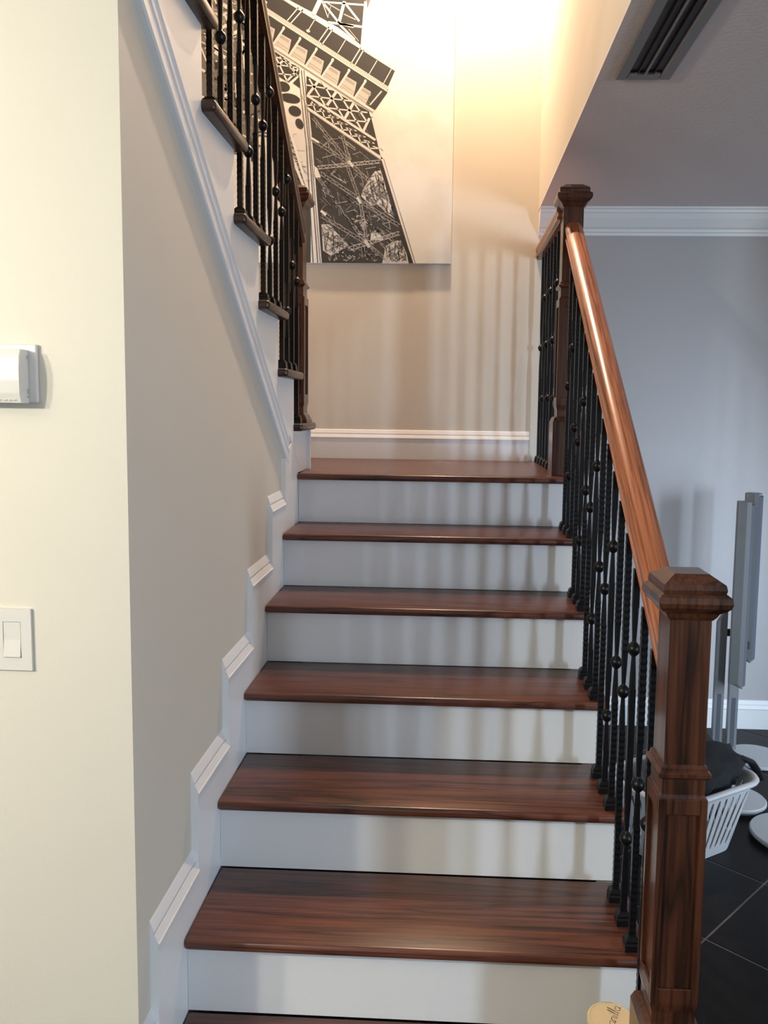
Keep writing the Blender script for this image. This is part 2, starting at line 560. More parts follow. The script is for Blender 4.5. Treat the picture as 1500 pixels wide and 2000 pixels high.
def newel(parent, cx, cy, zb, base=True, cut=0.0):
    """box newel; z measured from the landing / tread it stands on"""
    w = 0.0355
    d = 0.038
    bm = bmesh.new()
    prof = []
    z0 = zb + (0.0 if not cut else cut)
    prof = [(w + 0.003, d + 0.003, zb + 0.20), (w + 0.003, d + 0.003, zb + 0.238), (w + 0.007, d + 0.007, zb + 0.256)]
    # lower box with recessed panels: corner stiles and rails around a sunk panel
    pz0, pz1 = zb + 0.256, zb + 0.642
    prof += [(w + 0.007, d + 0.007, pz0 + 0.001)]
    square_stack(bm, cx, cy, prof)
    a, b = w + 0.007, d + 0.007
    square_stack(bm, cx, cy, [(a - 0.006, b - 0.006, pz0), (a - 0.006, b - 0.006, pz1)])
    st = 0.013
    for sx in (-1, 1):
        for sy in (-1, 1):
            xa, xb = sorted((cx + sx * a, cx + sx * (a - st)))
            ya, yb = sorted((cy + sy * b, cy + sy * (b - st)))
            box(bm, xa, xb, ya, yb, pz0, pz1, 0.0015, 1)
    for za, zc_ in ((pz0, pz0 + 0.03), (pz1 - 0.03, pz1)):
        for sy in (-1, 1):
            ya, yb = sorted((cy + sy * b, cy + sy * (b - 0.0062)))
            box(bm, cx - a + st - 0.0005, cx + a - st + 0.0005, ya, yb, za + 0.0005, zc_ - 0.0005, 0.0012, 1)
        for sx in (-1, 1):
            xa, xb = sorted((cx + sx * a, cx + sx * (a - 0.0062)))
            box(bm, xa, xb, cy - b + st - 0.0005, cy + b - st + 0.0005, za + 0.0005, zc_ - 0.0005, 0.0012, 1)
    square_stack(bm, cx, cy, [(a - 0.002, b - 0.002, pz1 - 0.002), (w + 0.002, d + 0.002, pz1 + 0.006), (w + 0.002, d + 0.002, zb + 0.684)])
    square_stack(bm, cx, cy, [(w, d, zb + 0.68), (w, d, zb + 0.99)])
    p = link('newel_post', bm, OAK_Z, parent)
    # collar: thin sloping moulding
    bm = bmesh.new()
    square_stack(bm, cx, cy, [(w + 0.0022, d + 0.0022, zb + 0.676), (w + 0.010, d + 0.010, zb + 0.682), (w + 0.0105, d + 0.0105, zb + 0.688),
                              (w + 0.005, d + 0.005, zb + 0.692), (w + 0.005, d + 0.005, zb + 0.697), (w + 0.0005, d + 0.0005, zb + 0.702)])
    link('collar', bm, OAK_Z, p)
    if base:
        bm = bmesh.new()
        h = zb + cut
        square_stack(bm, cx, cy, [(w + 0.0185, d + 0.0185, h), (w + 0.0185, d + 0.0185, zb + 0.195), (w + 0.012, d + 0.012, zb + 0.212), (w + 0.004, d + 0.004, zb + 0.216)])
        link('base_block', bm, OAK_Z, p)
    bm = bmesh.new()
    zc_ = zb + 0.965
    square_stack(bm, cx, cy, [(w + 0.001, d + 0.001, zc_ - 0.004), (w + 0.006, d + 0.006, zc_ + 0.002), (w + 0.010, d + 0.010, zc_ + 0.010),
                              (w + 0.019, d + 0.019, zc_ + 0.016), (w + 0.0245, d + 0.0245, zc_ + 0.022), (w + 0.027, d + 0.027, zc_ + 0.030),
                              (w + 0.0255, d + 0.0255, zc_ + 0.040), (w + 0.019, d + 0.019, zc_ + 0.045), (w + 0.017, d + 0.017, zc_ + 0.046), (w + 0.0185, d + 0.0185, zc_ + 0.052), (w + 0.0165, d + 0.0165, zc_ + 0.061),
                              (w + 0.012, d + 0.012, zc_ + 0.064), (w - 0.006, d - 0.006, zc_ + 0.076)])
    link('cap', bm, OAK_Z, p)
    return p


# ------------------------------------------------------------------ iron balusters


def bar(bm, cx, cy, z0, z1, hw, rings_hammer):
    """square bar; hammered bars have a row of shallow rings"""
    L = z1 - z0
    rr = []
    if rings_hammer:
        n = int(L / 0.0075)
        for i in range(n + 1):
            z = z0 + L * i / n
            s = hw * (1.06 if i % 2 else 0.95)
            rr.append([(cx - s, cy - s, z), (cx + s, cy - s, z), (cx + s, cy + s, z), (cx - s, cy + s, z)])
    else:
        for z in (z0, z1):
            rr.append([(cx - hw, cy - hw, z), (cx + hw, cy - hw, z), (cx + hw, cy + hw, z), (cx - hw, cy + hw, z)])
    sweep(bm, rr)


def oct_taper(bm, cx, cy, prof):
    sweep(bm, [[(cx + r * math.cos(math.pi / 4 * i + math.pi / 8), cy + r * math.sin(math.pi / 4 * i + math.pi / 8), z) for i in range(8)] for r, z in prof])


def baluster(parent, x, y, zb, ztop, knuckles, hammered):
    """square iron bar standing on a shoe; knuckles at the given heights above the tread"""
    bm = bmesh.new()
    hw = 0.0067
    cuts = [0.0]
    z = zb + 0.004
    for h in knuckles:
        zk = zb + h
        bar(bm, x, y, z, zk - 0.09, hw, hammered)
        # the bar is drawn round and thin towards the knuckle
        oct_taper(bm, x, y, [(hw * 1.12, zk - 0.09), (0.0066, zk - 0.06), (0.0045, zk - 0.014), (0.0045, zk + 0.014), (0.0066, zk + 0.06), (hw * 1.12, zk + 0.09)])
        z = zk + 0.09
    if ztop > z + 0.01:
        bar(bm, x, y, z, ztop, hw, hammered)
    o = link('baluster', bm, IRON, parent)
    bm = bmesh.new()
    square_stack(bm, x, y, [(0.0165, 0.0165, zb + 0.0005), (0.0165, 0.0165, zb + 0.014), (0.0145, 0.0145, zb + 0.018), (0.0150, 0.0150, zb + 0.023), (0.0085, 0.0085, zb + 0.031)])
    link('shoe', bm, IRON, o)
    for h in knuckles:
        zk = zb + h
        bm = bmesh.new()
        lathe(bm, [(0.0045, zk - 0.017), (0.0075, zk - 0.0145), (0.0125, zk - 0.008), (0.0146, zk - 0.001), (0.0138, zk + 0.005), (0.0095, zk + 0.0105), (0.0055, zk + 0.014), (0.0046, zk + 0.017)], 14, x, y)
        link('knuckle', bm, IRON, o, smooth=60)
    return o


RAILP = [(-0.020, 0.0), (-0.020, 0.010), (-0.029, 0.012), (-0.030, 0.018), (-0.025, 0.026), (-0.026, 0.033), (-0.0315, 0.041), (-0.0315, 0.050),
         (-0.026, 0.058), (-0.014, 0.064), (0.0, 0.066)]
RAILP = RAILP + [(-a, b) for a, b in RAILP[-2::-1]]


def rail(parent, cx, path, name='handrail', m=None):
    """path: list of (y, z of the rail's bottom centre); moulded profile, plumb-cut ends"""
    bm = bmesh.new()
    rings = []
    for i, (y, z) in enumerate(path):
        j0, j1 = max(0, i - 1), min(len(path) - 1, i + 1)
        s = (path[j1][1] - path[j0][1]) / (path[j1][0] - path[j0][0])
        c = math.sqrt(1 + s * s)
        rings.append([(cx + a, y, z + b * c) for a, b in RAILP])
    sweep(bm, rings)
    al = math.atan2(path[-1][1] - path[0][1], path[-1][0] - path[0][0])
    if abs(al) > math.pi / 2:
        al -= math.pi
    bmesh.ops.rotate(bm, verts=bm.verts, cent=(0, 0, 0), matrix=Matrix.Rotation(-al, 3, 'X'))
    o = link(name, bm, m or LIT_Y, parent, smooth=35)
    o.rotation_euler = (al, 0, 0)
    return o


# --- lower railing
XB = 0.956
low = thing('stair_railing', 'oak and black iron railing along the open side of the lower flight', 'railing')
NX, NYc = 0.972, 0.05
newel(low, NX, NYc, R)
FX, FYc = 0.977, 1.69
newel(low, FX, FYc, LZ)
# top edge of the rail: z = 0.983 + 0.7195 y
PITCH = 0.7195
rb = 0.983 - 0.066 * math.sqrt(1 + PITCH * PITCH) - 0.002
ya, yb = NYc + 0.0385, FYc - 0.0385
rail(low, 0.979, [(ya + (yb - ya) * i / 12, rb + PITCH * (ya + (yb - ya) * i / 12)) for i in range(13)])
for k in range(1, 7):
    for i in range(3):
        y = k * RUN - 0.0775 - i * RUN / 3
        if y < 0.13 or y > FYc - 0.06:
            continue
        ztop = rb + PITCH * y + 0.004
        kn = {0: (0.503,), 1: (0.199, 0.628), 2: (0.364,)}[i]
        baluster(low, XB, y, k * R, ztop, kn, i != 1)

# --- guard railing on the landing
guard = thing('landing_railing', 'short level railing guarding the landing against the right room', 'railing')
rail(guard, 0.957, [(FYc + 0.0385, 2.183), (2.0, 2.183), (2.25, 2.183), (YB - 0.001, 2.183)])
for i in range(7):
    y = 2.425 - i * 0.108
    if y < FYc + 0.06:
        continue
    baluster(guard, XB, y, LZ, 2.186, (0.52,) if i % 2 == 0 else (0.29, 0.73), i % 2 == 0)

# --- upper railing
upr = thing('stair_railing', 'oak and iron railing of the upper flight, rail darkened for shade, seen from below at left', 'railing')
newel(upr, -0.034, 1.70, LZ, base=False)
bm = bmesh.new()
square_stack(bm, -0.034, 1.70, [(0.054, 0.0565, LZ + R + 0.0005), (0.054, 0.0565, LZ + R + 0.010), (0.046, 0.049, LZ + 0.207), (0.039, 0.042, LZ + 0.216)])
link('base_block', bm, OAK_Z, upr)
UP = -0.76
ub = 2.125 - UP * 1.60
ya, yb = 1.66, 0.10
rail(upr, -0.019, [(ya + (yb - ya) * i / 12, ub + UP * (ya + (yb - ya) * i / 12)) for i in range(13)], m=SHADE_Y)
for n in range(1, NU - 1):
    for i in range(3):
        y = yu(n + 1) + 0.0775 + i * RUN / 3
        if y > 1.62:
            continue
        z = LZ + n * R
        kn = {0: (0.503,), 1: (0.199, 0.628), 2: (0.364,)}[i]
        baluster(upr, -0.004, y, z, ub + UP * y + 0.004, kn, i != 1)

# ------------------------------------------------------------------ canvas print
art_t = thing('canvas_print', 'large black and white canvas print of an iron lattice tower on the stairwell wall', 'picture', (0, 0, 0))
CX0, CX1, CZ0, CZ1 = -0.66, 0.540, 2.158, 3.95
YF = YB - 0.0225
m, n, l, b = mat('printed_canvas')
tc = n.new('ShaderNodeTexCoord')
no = n.new('ShaderNodeTexNoise')
no.inputs['Scale'].default_value = 2.0
no.inputs['Detail'].default_value = 5
l.new(tc.outputs['Object'], no.inputs['Vector'])
rp = n.new('ShaderNodeValToRGB')
rp.color_ramp.elements[0].position = 0.38
rp.color_ramp.elements[0].color = (0.62, 0.60, 0.57, 1)
rp.color_ramp.elements[1].position = 0.56
rp.color_ramp.elements[1].color = (0.80, 0.79, 0.76, 1)
l.new(no.outputs['Fac'], rp.inputs['Fac'])
l.new(rp.outputs['Color'], b.inputs['Base Color'])
b.inputs['Roughness'].default_value = 0.75
CANV = m
bm = bmesh.new()
box(bm, CX0, CX1, YF, YB - 0.001, CZ0, CZ1, 0.003, 2)
link('canvas', bm, CANV, art_t)
m, n, l, b = mat('print_ink')
at = n.new('ShaderNodeAttribute')
at.attribute_name = 'tone'
l.new(at.outputs['Color'], b.inputs['Base Color'])
b.inputs['Roughness'].default_value = 0.75
INKM = m
K1 = (-1.5235569, 0.00237540, -8.0321e-05, 1.36102e-07, -6.36474e-08, 3.6127e-10)
K2 = (3.3157459, -1.84493e-05, -0.00220339, 6.08493e-08, 7.586e-11, -1.30747e-07)


def cv(u, v):
    """drawing units of the print -> position on the canvas"""
    q = (1, u, v, u * v, u * u, v * v)
    x = sum(a * c for a, c in zip(K1, q))
    z = sum(a * c for a, c in zip(K2, q))
    return min(max(x, CX0 + 0.002), CX1 - 0.002), min(max(z, CZ0 + 0.002), CZ1 - 0.002)


abm = bmesh.new()
tone = abm.loops.layers.float_color.new('tone')
LAY = 0.00012


def shade(g):
    return (g * 1.0, g * 0.955, g * 0.885, 1)


def poly(pts, g, lay):
    vs = []
    for u, v in pts:
        x, z = cv(u, v)
        vs.append(abm.verts.new((x, YF - 0.0004 - LAY * lay, z)))
    f = abm.faces.new(vs)
    for lp in f.loops:
        lp[tone] = shade(g)


def line(u0, v0, u1, v1, w, g, lay):
    dx, dy = u1 - u0, v1 - v0
    L = math.hypot(dx, dy) or 1
    nx, ny = -dy / L * w / 2, dx / L * w / 2
    poly([(u0 + nx, v0 + ny), (u1 + nx, v1 + ny), (u1 - nx, v1 - ny), (u0 - nx, v0 - ny)], g, lay)


def oval(u, v, rx, ry, rot, g, lay):
    pts = []
    for i in range(20):
        t = 2 * math.pi * i / 20
        a, c2 = rx * math.cos(t), ry * math.sin(t)
        pts.append((u + a * math.cos(rot) - c2 * math.sin(rot), v + a * math.sin(rot) + c2 * math.cos(rot)))
    poly(pts, g, lay)


def lattice(u0, v0, u1, v1, w, g, lay, n=8, th=1.0):
    """a lattice girder: two chords with zig-zag between"""
    dx, dy = u1 - u0, v1 - v0
    L = math.hypot(dx, dy)
    nx, ny = -dy / L * w / 2, dx / L * w / 2
    line(u0 + nx, v0 + ny, u1 + nx, v1 + ny, th, g, lay)
    line(u0 - nx, v0 - ny, u1 - nx, v1 - ny, th, g, lay)
    for i in range(n):
        a, b2 = i / n, (i + 1) / n
        s = 1 if i % 2 else -1
        line(u0 + dx * a + nx * s, v0 + dy * a + ny * s, u0 + dx * b2 - nx * s, v0 + dy * b2 - ny * s, th * 0.8, g, lay)


DK, LT = 0.042, 0.74
rnd = random.Random(4)
# shaft above the platform
poly([(627, -4), (716, -4), (710, 10), (706, 60), (705, 86), (690, 73), (660, 51), (616, 26)], DK, 1)
poly([(640, -330), (745, -330), (716, -4), (627, -4)], DK, 1)
for k in range(7):
    v0, v1 = -4 - k * 47, -51 - k * 47
    line(630 + k * 2, v0, 730 + k * 4, v1, 4, LT, 2)
    line(714 + k * 4, v0, 634 + k * 2, v1, 4, LT, 2)
    line(630 + k * 2, v1, 722 + k * 4, v1, 4, LT, 3)
line(672, -4, 690, -330, 6, LT, 3)
for a in ((672, 0, 661, 43, 6), (628, 1, 709, 7, 3.5), (640, 41, 706, 50, 4.5), (632, 5, 661, 42, 4), (676, 7, 701, 39, 4),
          (663, 46, 692, 75, 4), (661, 43, 690, 50, 5), (712, 0, 705, 86, 2.5), (629, 3, 640, 32, 1.5)):
    line(*a, LT, 3)
for a in ((639, 4, 663, 18, 2), (671, 25, 694, 36, 2), (643, 20, 655, 36, 1.2), (680, 54, 700, 78, 1.4), (645, 10, 640, 30, 1.2)):
    line(*a, 0.4, 2)
poly([(715, -8), (725, -8), (717, 15)], 0.12, 1)
# dark opening left of the shaft, roof line
poly([(500, -40), (600, -40), (622, -4), (611, 22), (566, -2), (500, -38)], DK, 1)
line(628, -10, 611, 26, 9, LT, 3)
line(480, -52, 772, 134, 5.5, LT, 4)
# gallery
poly([(480, -46), (772, 134), (757, 168), (480, -12)], DK, 2)
line(480, -8, 757, 172, 9, 0.60, 4)
line(480, -3, 757, 177, 2.2, LT, 5)
for i in range(86):
    t = i / 86
    line(482 + 275 * t + 1.5, -11.5 + 180 * t, 482 + 275 * t - 2.0, -4.5 + 180 * t, 0.8, 0.22, 5)
for a in ((642, 50, 621, 80, 2.2), (649, 55, 628, 85, 2.2), (704, 91, 685, 122, 2.2), (710, 95, 692, 126, 2.2), (674, 76, 659, 101, 1.6),
          (736, 116, 720, 143, 1.6), (615, 34, 601, 57, 1.6), (764, 133, 748, 162, 1.6), (582, 12, 560, 38, 2.2), (591, 16, 567, 43, 2.2)):
    line(*a, LT, 4)
oval(601, 58, 4, 3, 0.5, 0.6, 5)
# scalloped frieze with consoles
poly([(480, 0), (757, 178), (733, 212), (728, 214), (480, 56)], DK, 2)
for k in range(-4, 4):
    du, dv = 32 * k, 20.8 * k
    P = [(610, 104), (632, 117), (629, 132), (625, 146), (598, 126)]
    if k == 3:
        P = [(610, 104), (628, 115), (622, 130), (617, 141), (598, 126)]
    poly([(u + du, v + dv) for u, v in P], 0.52, 3)
    poly([(u + du, v + dv) for u, v in [(613, 108), (628, 118), (627, 124), (607, 111)]], 0.36, 4)
    line(603 + du, 120 + dv, 626 + du, 136 + dv, 0.8, 0.25, 4)
    line(600 + du, 123 + dv, 624 + du, 141 + dv, 0.8, 0.30, 4)
    line(617 + du, 95 + dv, 596 + du, 127 + dv, 4.2, 0.66, 5)
    oval(617 + du, 94 + dv, 2.6, 3.4, 0, LT, 6)
line(722, 203, 745, 176, 3, 0.6, 4)
line(757, 172, 728, 212, 3, DK, 3)
# cornice
line(478, 52, 729, 215, 5, 0.70, 6)
line(478, 56, 727, 218, 1.0, 0.2, 7)
# spandrel left of the great leg
poly([(520, 88), (584, 131), (584, 142), (563, 159), (535, 142), (520, 130)], DK, 3)
for a in ((533, 100, 560, 157, 3), (560, 116, 578, 140, 3), (556, 113, 532, 134, 4.5), (582, 132, 560, 156, 4), (532, 106, 575, 124, 2.4),
          (534, 123, 580, 130, 2.4), (536, 141, 575, 145, 2.4), (545, 108, 580, 145, 1.6)):
    line(*a, LT, 4)
for a in ((552, 167, 14, 9.5, 0.35), (566, 190, 20, 9, 0.25), (575, 215, 13, 9.5, 0.5), (584, 240, 7, 11, -0.45)):
    oval(*a, DK, 3)
poly([(571, 160), (584, 147), (585, 170)], DK, 3)
# fan lattice beyond the arch
poly([(505, 150), (545, 195), (600, 372), (604, 405), (575, 345), (540, 265), (505, 220)], 0.10, 2)
for i in range(60):
    t = rnd.random()
    u, v = 520 + 70 * t + rnd.uniform(-12, 6), 190 + 150 * t + rnd.uniform(-15, 25)
    a = rnd.choice((0.5, 0.9, 0.1, -0.3, 1.2))
    L = rnd.uniform(10, 26)
    line(u, v, u + L * math.cos(a), v + L * math.sin(a), rnd.uniform(1.0, 2.2), rnd.uniform(0.35, 0.65), 3)
line(546, 192, 602, 374, 5, LT, 5)
line(552, 262, 608, 402, 5, LT, 5)
poly([(552, 268), (560, 285), (606, 402), (606, 512), (560, 512)], 0.06, 3)
# shadow lines of the leg column
for a in ((588, 134, 603, 282, 1.2), (603, 282, 620, 512, 1.6), (593, 134, 606, 282, 1.0), (606, 282, 625, 512, 1.0), (582, 134, 598, 282, 1.0), (598, 282, 611, 512, 1.6)):
    line(*a, 0.10, 6)
# upper truss right of the leg
poly([(598, 146), (722, 217), (725, 227), (744, 303), (598, 208)], DK, 3)
for a in ((622, 155, 601, 183, 5), (657, 176, 638, 204, 5.5), (690, 199, 672, 231, 5.5), (721, 229, 708, 257, 5), (603, 152, 634, 204, 3),
          (627, 156, 671, 230, 3), (660, 178, 709, 257, 3), (693, 202, 716, 236, 3), (598, 164, 653, 174, 2.6), (600, 185, 690, 196, 2.6),
          (640, 209, 717, 218, 2.6), (676, 233, 716, 236, 2.6)):
    line(*a, LT, 5)
line(598, 184, 733, 272, 4.5, LT, 6)
for i in range(8):
    t = i / 8.0
    pu, pv = 600 + 140 * t, 208 + 96 * t
    line(pu, pv, pu - 10 + 4 * t, pv - 25 + 8 * t, 2.4, LT, 5)
    line(pu - 6, pv - 4, pu + 22, pv - 5 + 2 * t, 2.2, LT, 5)
    line(pu + 5, pv - 8, pu + 26, pv - 3 + 2 * t, 2.0, LT, 5)
for i in range(30):
    t, s = rnd.random(), rnd.random()
    u, v = 605 + 115 * t, 165 + 60 * t + 30 * s
    line(u, v, u + rnd.uniform(4, 12), v + rnd.uniform(6, 16), 0.8, 0.2, 4)
line(598, 208, 746, 309, 4.5, LT, 6)
line(600, 213, 745, 313, 1.2, 0.25, 7)
line(722, 217, 726, 228, 3.5, LT, 6)
line(726, 226, 746, 309, 3.5, LT, 6)
# inside of the leg
poly([(604, 214), (745, 312), (760, 358), (806, 514), (628, 514), (611, 292)], DK, 3)
sky1 = [(732, 333), (743, 331), (757, 365), (760, 380), (774, 428), (758, 418), (737, 398), (724, 401), (705, 382), (708, 370), (721, 347)]
poly(sky1, 0.60, 4)
poly([(627, 437), (643, 437), (659, 456), (680, 478), (646, 499), (630, 488)], 0.60, 4)
poly([(724, 454), (744, 453), (750, 468), (723, 469)], 0.60, 4)
poly([(752, 480), (772, 469), (789, 469), (798, 514), (746, 514), (750, 495)], 0.60, 4)
poly([(700, 430), (712, 425), (718, 436), (706, 446)], 0.45, 4)
def inside(p, pg):
    c = False
    for (xa, ya), (xb, yb) in zip(pg, pg[1:] + pg[:1]):
        if (ya > p[1]) != (yb > p[1]) and p[0] < (xb - xa) * (p[1] - ya) / (yb - ya) + xa:
            c = not c
    return c


def clutter(pg, count, tones, angles, lmin, lmax, wmin, wmax, lay):
    us = [p[0] for p in pg]
    vs = [p[1] for p in pg]
    k = 0
    while k < count:
        u, v = rnd.uniform(min(us), max(us)), rnd.uniform(min(vs), max(vs))
        a = rnd.choice(angles) + rnd.uniform(-0.08, 0.08)
        L = rnd.uniform(lmin, lmax)
        e = (u + L * math.cos(a), v + L * math.sin(a))
        k += 1
        if inside((u, v), pg) and inside(e, pg):
            line(u, v, e[0], e[1], rnd.uniform(wmin, wmax), rnd.choice(tones), lay + (k % 3))


LEG = [(610, 222), (742, 315), (754, 352), (800, 508), (632, 508), (614, 292)]
clutter(LEG, 620, (0.10, 0.16, 0.22, 0.3, 0.42, 0.02, 0.02), (0.62, 0.68, 0.75, 1.45, 1.3, -0.25, -0.8, 0.95), 5, 26, 0.6, 1.6, 5)
clutter([(690, 400), (740, 420), (760, 470), (700, 480), (680, 440)], 150, (0.5, 0.4, 0.3, 0.02, 0.02), (0.6, 1.4, -0.7, 0.2), 3, 10, 0.8, 2.4, 5)
clutter([(640, 480), (700, 470), (745, 500), (740, 510), (640, 510)], 110, (0.5, 0.4, 0.3, 0.02, 0.02), (0.6, 1.4, -0.7, 0.2), 3, 9, 0.8, 2.0, 5)
DKT = (0.05, 0.08, 0.14, 0.2)
clutter(sky1, 260, DKT, (1.35, 1.5, -0.65, 0.7, 0.9), 6, 24, 0.8, 2.2, 8)
clutter([(627, 437), (643, 437), (659, 456), (680, 478), (646, 499), (630, 488)], 120, DKT, (1.4, 1.7, 0.6, -0.4), 5, 22, 0.8, 2.2, 8)
clutter([(752, 480), (772, 469), (789, 469), (798, 512), (746, 512), (750, 495)], 110, DKT, (1.4, 1.7, 0.6, -0.6), 5, 24, 0.8, 2.0, 8)
G2 = 0.42
lattice(619, 326, 742, 314, 6, 0.55, 8, 20, 1.2)
lattice(682, 485, 780, 454, 7, 0.50, 8, 18, 1.2)
for a in ((610, 228, 684, 318, 5), (607, 270, 684, 318, 6), (620, 345, 712, 470, 5), (624, 336, 702, 388, 6), (700, 390, 780, 440, 6), (676, 318, 703, 392, 5),
          (703, 392, 716, 470, 5), (686, 320, 728, 360, 5), (626, 420, 712, 472, 6), (716, 474, 760, 512, 5), (668, 262, 682, 316, 5), (612, 335, 690, 440, 5)):
    lattice(*a, G2, 9, 12, 0.9)
line(680, 313, 689, 324, 5, 0.66, 10)
line(697, 384, 704, 396, 5, 0.6, 10)
line(712, 468, 721, 482, 6, 0.6, 10)
line(608, 268, 622, 277, 4, LT, 10)
line(626, 410, 636, 419, 5, LT, 10)
poly([(613, 322), (619, 327), (626, 345), (616, 346), (614, 340)], LT, 10)
# outer edge of the leg
line(745, 322, 776, 430, 7, 0.03, 10)
line(783, 460, 806, 514, 7, 0.03, 10)
line(747, 309, 779, 414, 5.5, LT, 11)
line(779, 414, 810, 514, 6, LT, 11)
line(749, 309, 781, 414, 1.0, 0.15, 12)
line(781, 414, 811, 514, 1.4, 0.12, 12)
# the far leg and arches at the left edge of the print
poly([(385, -60), (500, -60), (520, 20), (520, 140), (500, 300), (385, 300)], 0.16, 1)
for i in range(190):
    u, v = rnd.uniform(386, 512), rnd.uniform(-50, 290)
    a = rnd.choice((0.55, 0.6, 1.2, -0.5, 1.5, 0.1))
    L = rnd.uniform(12, 45)
    u1, v1 = u + L * math.cos(a), v + L * math.sin(a)
    line(u, v, min(u1, 520), v1, rnd.uniform(1.5, 7), rnd.choice((0.03, 0.10, 0.30, 0.75, 0.75, 0.75)), 2 + (i % 3))
link('print', abm, INKM, art_t)

# ------------------------------------------------------------------ ceiling vent
vent = thing('air_vent', 'long dark slotted air vent set in the grey ceiling', 'vent', (0, 0, 0))
vx0, vx1, vy0, vy1 = 0.980, 1.128, 0.18, 0.962
bm = bmesh.new()
fw = 0.031
zt, zb_ = ZC - 0.0005, ZC - 0.010
for (a, b2, c2, d2) in ((vx0, vx0 + fw, vy0, vy1), (vx1 - fw, vx1, vy0, vy1), (vx0 + fw, vx1 - fw, vy0, vy0 + fw), (vx0 + fw, vx1 - fw, vy1 - fw - 0.008, vy1)):
    box(bm, a, b2, c2, d2, zb_, zt, 0.003, 1)
link('frame', bm, VENTM, vent)
bm = bmesh.new()
box(bm, vx0 + fw, vx1 - fw, vy0 + fw, vy1 - fw, ZC - 0.0015, ZC - 0.0005)
link('backing', bm, DARKPL, vent)
xm = (vx0 + vx1) / 2
for dx, w in ((0, 0.005), (-0.021, 0.002), (0.021, 0.002)):
    bm = bmesh.new()
    box(bm, xm + dx - w / 2, xm + dx + w / 2, vy0 + fw, vy1 - fw - 0.008, ZC - 0.012, ZC - 0.002, 0.001, 1)
    link('slat', bm, VENTM if dx == 0 else DARKPL, vent)

# ------------------------------------------------------------------ thermostat and light switch
th = thing('thermostat', 'pale wall thermostat with a curved front on the lit left wall', 'thermostat', (-0.235, YC, 1.545))
bm = bmesh.new()
box(bm, -0.072, 0.066, -0.009, -0.0005, -0.046, 0.055, 0.0025, 2)
link('back_plate', bm, PLASTIC, th)
bm = bmesh.new()
prof = [(-0.0095, -0.047), (-0.036, -0.047), (-0.0415, -0.030), (-0.044, -0.008), (-0.0435, 0.015), (-0.040, 0.034), (-0.034, 0.045), (-0.0095, 0.045)]
prism(bm, prof, 0, -0.066, 0.052)
bmesh.ops.bevel(bm, geom=list(bm.edges), offset=0.0012, segments=1, affect='EDGES')
body = link('body', bm, PLASTIC, th)
bm = bmesh.new()
for i, (x, w) in enumerate(((0.002, 0.006), (0.012, 0.004), (0.020, 0.007), (0.030, 0.004), (0.037, 0.006))):
    box(bm, x, x + w, -0.0392, -0.0355, -0.0425, -0.0408)
link('marking', bm, GREYPL, body)
bm = bmesh.new()
for za, zb2 in ((-0.038, -0.034), (-0.031, -0.022), (0.030, 0.035)):
    box(bm, 0.0515, 0.0526, -0.0170, -0.0125, za, zb2)
link('side_slot', bm, GREYPL, body)

sw = thing('light_switch', 'white rocker light switch low on the lit left wall', 'switch', (-0.2315, YC, 1.0735))
bm = bmesh.new()
hw_, hh_, ow, oh = 0.0165, 0.033, 0.0355, 0.0565
for (a, b2, c2, d2) in ((-ow, -hw_, -oh, oh), (hw_, ow, -oh, oh), (-hw_, hw_, hh_, oh), (-hw_, hw_, -oh, -hh_)):
    box(bm, a, b2, -0.006, -0.0005, c2, d2)
link('plate', bm, PLASTIC, sw)
bm = bmesh.new()
box(bm, -hw_, hw_, -0.0012, -0.0006, -hh_, hh_)
link('recess', bm, DARKPL, sw)
bm = bmesh.new()
prism(bm, [(-0.0055, 0.0322), (-0.0012, 0.0322), (-0.0012, -0.0315), (-0.0088, -0.0315), (-0.0050, 0.0)], 0, -0.0155, 0.0155)
link('rocker', bm, PLASTIC, sw)

# ------------------------------------------------------------------ slim speakers on stands


